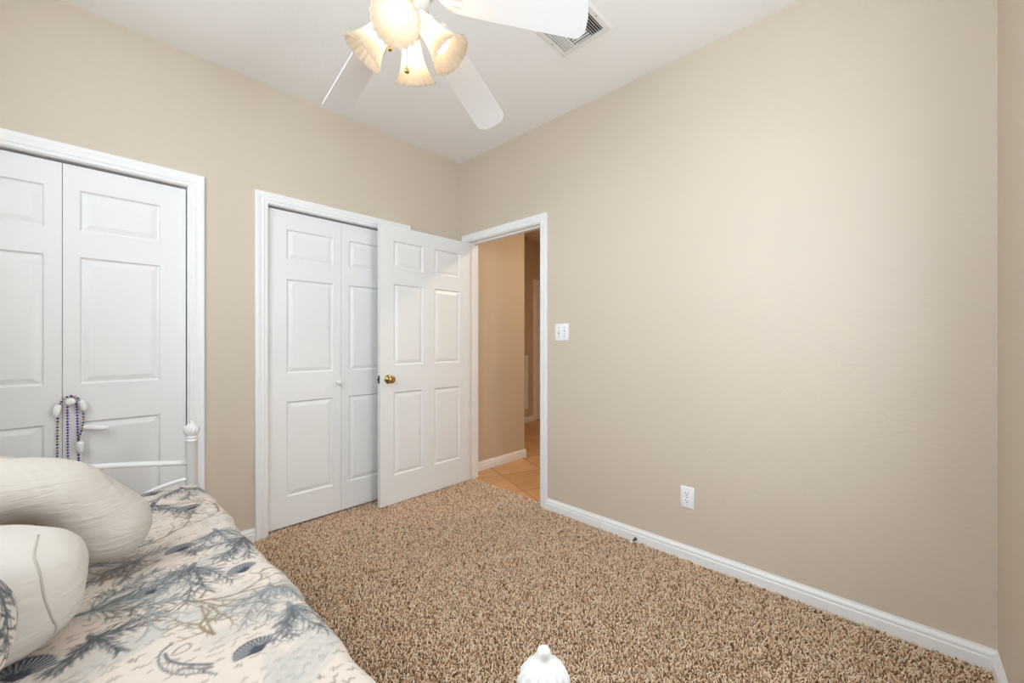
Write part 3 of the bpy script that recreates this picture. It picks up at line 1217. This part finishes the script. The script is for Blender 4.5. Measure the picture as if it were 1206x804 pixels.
# motifs where the print shows them
DOWN = -PI / 2
for c, ang, size, col, spread, arms, w in (((226, 668), DOWN - .45, .17, SLATE, .85, 5, .0042), ((255, 625), DOWN, .15, (.21,.23,.24), .9, 5, .0036), ((343, 713), DOWN, .14, (.19,.21,.22), .85, 5, .0040),
                                           ((180, 596), DOWN - .3, .20, SLATE, .9, 5, .0046), ((105, 722), .05, .18, (.21,.225,.22), .8, 4, .0046), ((110, 752), DOWN + .5, .10, SLATE, 1.0, 5, .0040),
                                           ((165, 655), DOWN - .9, .13, (.19,.185,.195), .6, 4, .0034), ((315, 690), DOWN - .3, .13, (.30,.32,.32), .9, 5, .0030), ((215, 575), DOWN, .16, SLATE, .9, 4, .0036),
                                           ((100, 668), .2, .16, (.21,.225,.22), .5, 3, .004)):
    sea_fan(px2bed(*c), ang, size, col, spread, arms, w)
for c, ang, size, w in (((228, 708), -.25, .085, .0055), ((252, 745), 1.9, .055, .005), ((180, 636), .5, .10, .0055), ((255, 603), .9, .09, .005), ((118, 690), 1.2, .07, .0055), ((130, 682), 2.4, .06, .005), ((305, 672), .3, .06, .004), ((245, 712), -1.2, .05, .004)):
    branch_coral(px2bed(*c), ang, size, TAUPE, w * .72, 3)
polypx([(228, 706), (250, 710), (275, 712), (300, 708), (320, 706)], .0045, .002, TAUPE)
polypx([(236, 712), (240, 722), (246, 735), (252, 745)], .0028, .0042, TAUPE)
polypx([(245, 727), (262, 728), (275, 722)], .004, .002, TAUPE)
polypx([(300, 708), (325, 710), (340, 707)], .002, .0015, SLATE)
polypx([(172, 718), (176, 730), (172, 745), (160, 757)], .005, .003, SAGE)
polypx([(176, 720), (190, 726), (205, 722), (222, 722)], .0045, .003, SAGE)
polypx([(178, 736), (192, 742), (200, 735)], .004, .003, SAGE)
polypx([(104, 724), (130, 718), (155, 709), (180, 706)], .006, .003, SAGE)
polypx([(128, 730), (160, 726), (172, 730)], .003, .002, SLATE)
for c, r, ang in (((297, 765), .046, 1.9), ((171, 698), .036, 2.4), ((211, 645), .045, 1.9), ((284, 667), .042, 1.7), ((177, 583), .055, 1.9), ((222, 598), .050, 2.0), ((28, 788), .055, 1.2)):
    scallop(px2bed(*c), r, ang)
for edge in (((203, 757), (194, 764), (188, 772), (187, 782), (193, 790), (204, 795), (220, 796), (238, 794), (255, 796)), ((210, 790), (222, 788), (236, 789), (250, 788))):
    polypx(edge, .0018, .0014, SLATE, .7)
    for q in spline([(*px2bed(*p), 0) for p in edge], 4):
        dab((q.x, q.y), (q.x + prng.normal(0, .003), q.y + prng.normal(0, .004)), .0022, .0012, SLATE, .85)
polypx([(194, 770), (198, 778), (212, 783), (230, 784), (250, 784)], .0045, .0045, SLATE)
for q in range(9):
    polypx([(199 + q * 6, 781 + q * .4), (197 + q * 6, 787 + q * .5), (199 + q * 6, 793 + q * .2)], .0012, .0010, SLATE, .6)
polypx([(202, 772), (210, 763), (222, 757), (224, 762), (212, 770), (203, 773)], .0022, .0015, SLATE)
seahorse([px2bed(*p) for p in ((138, 690), (150, 680), (165, 670), (180, 662), (190, 657))], .018, (.19,.185,.195))
# more of the same print over the rest of the cloth
for _ in range(16):
    c = (prng.uniform(S0, S1), prng.uniform(V0, V1))
    if -.55 < c[0] < -.03 and c[1] > .45:
        continue
    k = prng.integers(0, 4)
    if k == 0:
        sea_fan(c, DOWN + prng.normal(0, .5), .15, SLATE, .9, 5)
    elif k == 1:
        branch_coral(c, prng.uniform(0, 3), .08, TAUPE)
    elif k == 2:
        scallop(c, .055, prng.uniform(1, 2.5))
    else:
        sea_fan(c, DOWN, .14, SAGE, .9, 4)


def smooth_noise(X, Y, seeds):
    z = 0
    for fx, fy, ph, a in seeds:
        z = z + a * np.sin(X * fx + Y * fy + ph)
    return z


def bedspread():
    st = .0028
    ns, nv = int((S1 - S0) / st) + 1, int((V1 - V0) / st) + 1
    s = np.linspace(S0, S1, ns)
    v = np.linspace(V0, V1, nv)
    SS, VV = np.meshgrid(s, v)
    # cross profile: flat top, rounded shoulder, then the drape
    ex = -.028                                 # where the top begins to turn
    rad = .045
    q = SS - ex
    arc = rad * PI / 2
    th = np.clip(q / rad, 0, PI / 2)
    x = np.where(q < 0, SS, ex + rad * np.sin(th))
    z = np.where(q < 0, ZTOP, ZTOP - rad * (1 - np.cos(th)))
    dr = np.maximum(0, q - arc)
    x = x + dr * .03
    z = z - dr
    nz = [(9, 5, .3, .003), (-6, 11, 1.2, .0028), (23, -9, 2.2, .0012), (15, 27, .7, .0010), (40, 31, 1.9, .0005), (-55, 20, .1, .0004)]
    w = smooth_noise(SS, VV, nz)
    top = np.clip(-q / .08 + .4, .15, 1)
    z = z + w * top
    # gentle crown and waviness of the long edge, deeper folds down the drape
    z = z - .010 * np.clip(1 - (VV - V0) / .12, 0, 1) ** 2 - .055 * np.clip(1 - (V1 - VV) / .09, 0, 1) ** 2
    wave = .005 * np.sin(VV * 9 + .5) + .003 * np.sin(VV * 23 + 1.1) + .0015 * np.sin(VV * 51)
    x = x + wave * np.clip((q + .10) / .15, 0, 1)
    x = x + (.012 * np.sin(VV * 17) + .007 * np.sin(VV * 39 + 1)) * np.clip(dr / .25, 0, 1)
    co = np.stack([x, VV, z], -1).astype(np.float32)
    idx = np.arange(ns * nv).reshape(nv, ns)
    Q = np.stack([idx[:-1, :-1], idx[:-1, 1:], idx[1:, 1:], idx[1:, :-1]], -1).reshape(-1, 4).astype(np.int32)
    me = bpy.data.meshes.new('bedspread')
    me.vertices.add(ns * nv)
    me.vertices.foreach_set('co', co.reshape(-1))
    me.loops.add(Q.size)
    me.loops.foreach_set('vertex_index', Q.ravel())
    me.polygons.add(len(Q))
    me.polygons.foreach_set('loop_start', (np.arange(len(Q)) * 4).astype(np.int32))
    me.polygons.foreach_set('use_smooth', np.ones(len(Q), bool))
    me.update(calc_edges=True)
    # sample the print at each vertex (box-filtered 2x2)
    ci = np.clip(((s - S0) / RES).astype(int), 0, NW - 2)
    cj = np.clip(((v - V0) / RES).astype(int), 0, NH - 2)
    A = (IMG[np.ix_(cj, ci)] + IMG[np.ix_(cj + 1, ci)] + IMG[np.ix_(cj, ci + 1)] + IMG[np.ix_(cj + 1, ci + 1)]) / 4
    rgba = np.ones((nv, ns, 4), np.float32)
    rgba[..., :3] = A
    at = me.attributes.new('print', 'FLOAT_COLOR', 'POINT')
    at.data.foreach_set('color', rgba.reshape(-1))
    o = link_mesh('bedspread', me, M['print'])
    o.location = BO
    o.rotation_euler = (0, 0, ROT)
    tag(o, 'cotton bedspread printed with blue corals and shells over the daybed', 'bedspread')


bedspread()

# ------------------------------------------------------------------ pillows
def cloth_blob(name, fn, nu, nv, m, wr, seed, parent=None, printed=None):
    """closed puffy form: fn(u 0..1 along, angle) -> point; fine wrinkles pushed along the normal"""
    r = np.random.default_rng(seed)
    bm = bmesh.new()
    rings = []
    for i in range(nu + 1):
        u = i / nu
        rings.append([Vector(fn(u, 2 * PI * k / nv)) for k in range(nv)])
    loft(bm, rings, True)
    bmesh.ops.recalc_face_normals(bm, faces=bm.faces[:])
    bm.normal_update()
    ks = [(r.normal(0, 1, 3) * f, r.uniform(0, 6), a) for f, a in ((9, .5), (16, .4), (26, .3), (42, .2), (60, .15), (90, .1), (120, .07))]
    for v in bm.verts:
        h = sum(a * math.sin(k[0] * v.co.x + k[1] * v.co.y + k[2] * v.co.z + p) for k, p, a in ks)
        v.co += v.normal * h * wr
    o = obj(name, bm, m, parent, True)
    return o


def se(x, p):
    return math.copysign(abs(x) ** p, x)


# long curved pillow lying over the others, its end resting on the bedspread
SP = spline([(-.58, 1.45, .79), (-.42, 1.45, .825), (-.25, 1.45, .846), (-.14, 1.45, .846), (-.09, 1.45, .840), (-.043, 1.45, .815), (-.008, 1.45, .772), (.024, 1.45, .722), (.050, 1.445, .682), (.072, 1.44, .642)], 10)
SN = len(SP) - 1


def bolster(u, a):
    f = u * SN
    i = min(SN - 1, int(f))
    p = SP[i].lerp(SP[i + 1], f - i)
    d = (SP[i + 1] - SP[i]).normalized()
    # endcap rounding
    e = min(u / .10, (1 - u) / .20, 1)
    rr = math.sqrt(max(0, 1 - (1 - e) ** 2)) ** .9 + .002
    b = Vector((-d.z, 0, d.x)).normalized()
    rh = .068 + .014 * math.exp(-((u - .82) / .14) ** 2)
    return p + (Vector((0, 1, 0)) * math.cos(a) * .100 + b * math.sin(a) * rh) * rr


p1 = cloth_blob('pillow', bolster, 90, 72, M['pillow'], .004, 11)
tag(p1, 'long curved cream pillow lying on top of the white pillow', 'pillow')


def cushion(cx, cy, cz, ax, ay, az, rz, ry, pw=.55, rx=0.0, edge=.35):
    Mx = Matrix.Translation((cx, cy, cz)) @ Matrix.Rotation(rz, 4, 'Z') @ Matrix.Rotation(ry, 4, 'Y') @ Matrix.Rotation(rx, 4, 'X')

    def fn(u, a):
        ph = -PI / 2 + PI * u
        x = ax * se(math.sin(ph), .75)
        c = max(.004, abs(math.cos(ph)) ** edge)
        y = ay * se(math.cos(a), pw) * c
        z = az * se(math.sin(a), .8) * c ** 1.2
        return Mx @ Vector((x, y, z))
    return fn, Mx


fn, MX = cushion(-.300, 1.200, .722, .297, .125, .130, 0, .06, .75, 0, .52)
p2 = cloth_blob('pillow', fn, 80, 80, M['pillow_w'], .0045, 5)
tag(p2, 'plump ivory pillow with a seam, under the curved cream pillow', 'pillow')
# raised wavy seam running down the front of the ivory pillow, and the hem fold at its foot
from mathutils.bvhtree import BVHTree
bvh = BVHTree.FromPolygons([v.co.copy() for v in p2.data.vertices], [list(p.vertices) for p in p2.data.polygons])


def on_front(path):
    out = []
    for p in spline([(x, 0, z) for x, z in path], 8):
        hit = bvh.ray_cast(Vector((p.x, .3, p.z)), Vector((0, 1, 0)))[0]
        if hit:
            out.append(hit)
    return out


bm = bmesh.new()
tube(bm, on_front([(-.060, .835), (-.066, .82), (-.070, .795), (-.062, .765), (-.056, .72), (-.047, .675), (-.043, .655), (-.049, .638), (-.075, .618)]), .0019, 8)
obj('seam', bm, M['seam_shade'], p2, True)
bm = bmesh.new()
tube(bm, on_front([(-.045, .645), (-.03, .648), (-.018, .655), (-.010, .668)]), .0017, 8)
obj('hem', bm, M['seam_shade'], p2, True)

# printed pillow at the left edge of the picture, leaning in front
fn3, MX3 = cushion(-.335, .992, .738, .258, .060, .146, 0, 0, .8, 0, .7)
p3 = cloth_blob('pillow', fn3, 160, 160, None, .003, 8)
def print_on(o):
    me = o.data
    me.materials.append(M['print'])
    at = me.attributes.new('print', 'FLOAT_COLOR', 'POINT')
    cols = []
    for v in me.vertices:
        i = int(np.clip((v.co.x + (v.co.y - 1.0) * .9 - .03 - S0) / RES, 0, NW - 1))
        j = int(np.clip((.78 + (v.co.z - .6) + abs(v.co.y - 1.0) * .7 - V0) / RES, 0, NH - 1))
        cols += [*IMG[j, i], 1.0]
    at.data.foreach_set('color', np.array(cols, np.float32))


print_on(p3)
tag(p3, 'pillow with coral print cover at the left edge, in front of ivory pillow', 'pillow')

# pillow in the same print behind
fn4, _ = cushion(-.37, 1.70, .745, .272, .085, .155, 0, 0, .8)
p4 = cloth_blob('pillow', fn4, 160, 160, None, .003, 21)
print_on(p4)
tag(p4, 'coral print pillow standing behind the curved cream pillow', 'pillow')

# ------------------------------------------------------------------ bead necklaces on the closet knob
KX, KZ, KY = (C1[0] + C1[1]) / 2 + .026, .905, YF - .018


def necklace(label, path, mats, step, r, drop_at=()):
    root = thing('bead_necklace', label, 'necklace', (KX, KY, KZ), 0, None)
    P = spline(path, 40)
    acc, last, i = 0, P[0], 0
    protos = {}
    for p in P[1:]:
        acc += (p - last).length
        last = p
        if acc >= step:
            acc -= step
            mk = mats[i % len(mats)]
            i += 1
            if mk not in protos:
                bm = bmesh.new()
                bmesh.ops.create_uvsphere(bm, u_segments=14, v_segments=9, radius=r)
                me = bpy.data.meshes.new('bead')
                for f in bm.faces:
                    f.smooth = True
                bm.to_mesh(me)
                bm.free()
                me.materials.append(M[mk])
                protos[mk] = me
            o = bpy.data.objects.new('bead', protos[mk])
            COL.objects.link(o)
            o.parent = root
            o.location = p
    bm = bmesh.new()
    tube(bm, P[::8], .0006, 6)
    obj('cord', bm, M['slot'], root)
    return root


necklace('purple bead necklace hanging straight down from the left closet door knob',
         [(-.008, .001, -.29), (-.0085, .0, -.20), (-.009, -.001, -.10), (-.0095, -.002, -.03), (-.008, -.002, .006), (.003, -.002, .0215), (.014, -.002, .008), (.020, -.001, -.03), (.022, 0, -.12), (.0245, .001, -.21), (.026, .001, -.30)],
         ['bead_p'], .0132, .0046)
nk2 = necklace('purple, green and gold bead necklace with white lantern charms on closet knob',
               [(-.041, .004, -.30), (-.041, .003, -.20), (-.040, .002, -.10), (-.037, .001, -.03), (-.022, -.001, .012), (.003, -.004, .0265), (.024, -.002, .012), (.037, .001, -.03), (.041, .002, -.085), (.038, .0, -.12), (.030, -.003, -.16), (.024, -.005, -.19)],
               ['bead_g', 'bead_p', 'bead_y'], .0132, .0046)


def charm(p, d, ln, r):
    bm = bmesh.new()
    lathe(bm, [(0, .002), (.002, r * .75), (ln * .12, r * .8), (ln * .16, r), (ln * .7, r * .92), (ln * .85, r * .7), (ln * .97, r * .5), (ln, .002)], 18, p, d)
    obj('lantern_charm', bm, M['plastic'], nk2, True, 50)


charm((-.038, -.014, -.008), (-.12, -.1, -1), .058, .013)
charm((.035, -.014, .006), (.18, -.1, -1), .055, .013)
charm((.040, -.022, -.122), (1, -.22, -.16), .088, .0145)
charm((.030, -.014, -.185), (.05, 0, -1), .06, .014)
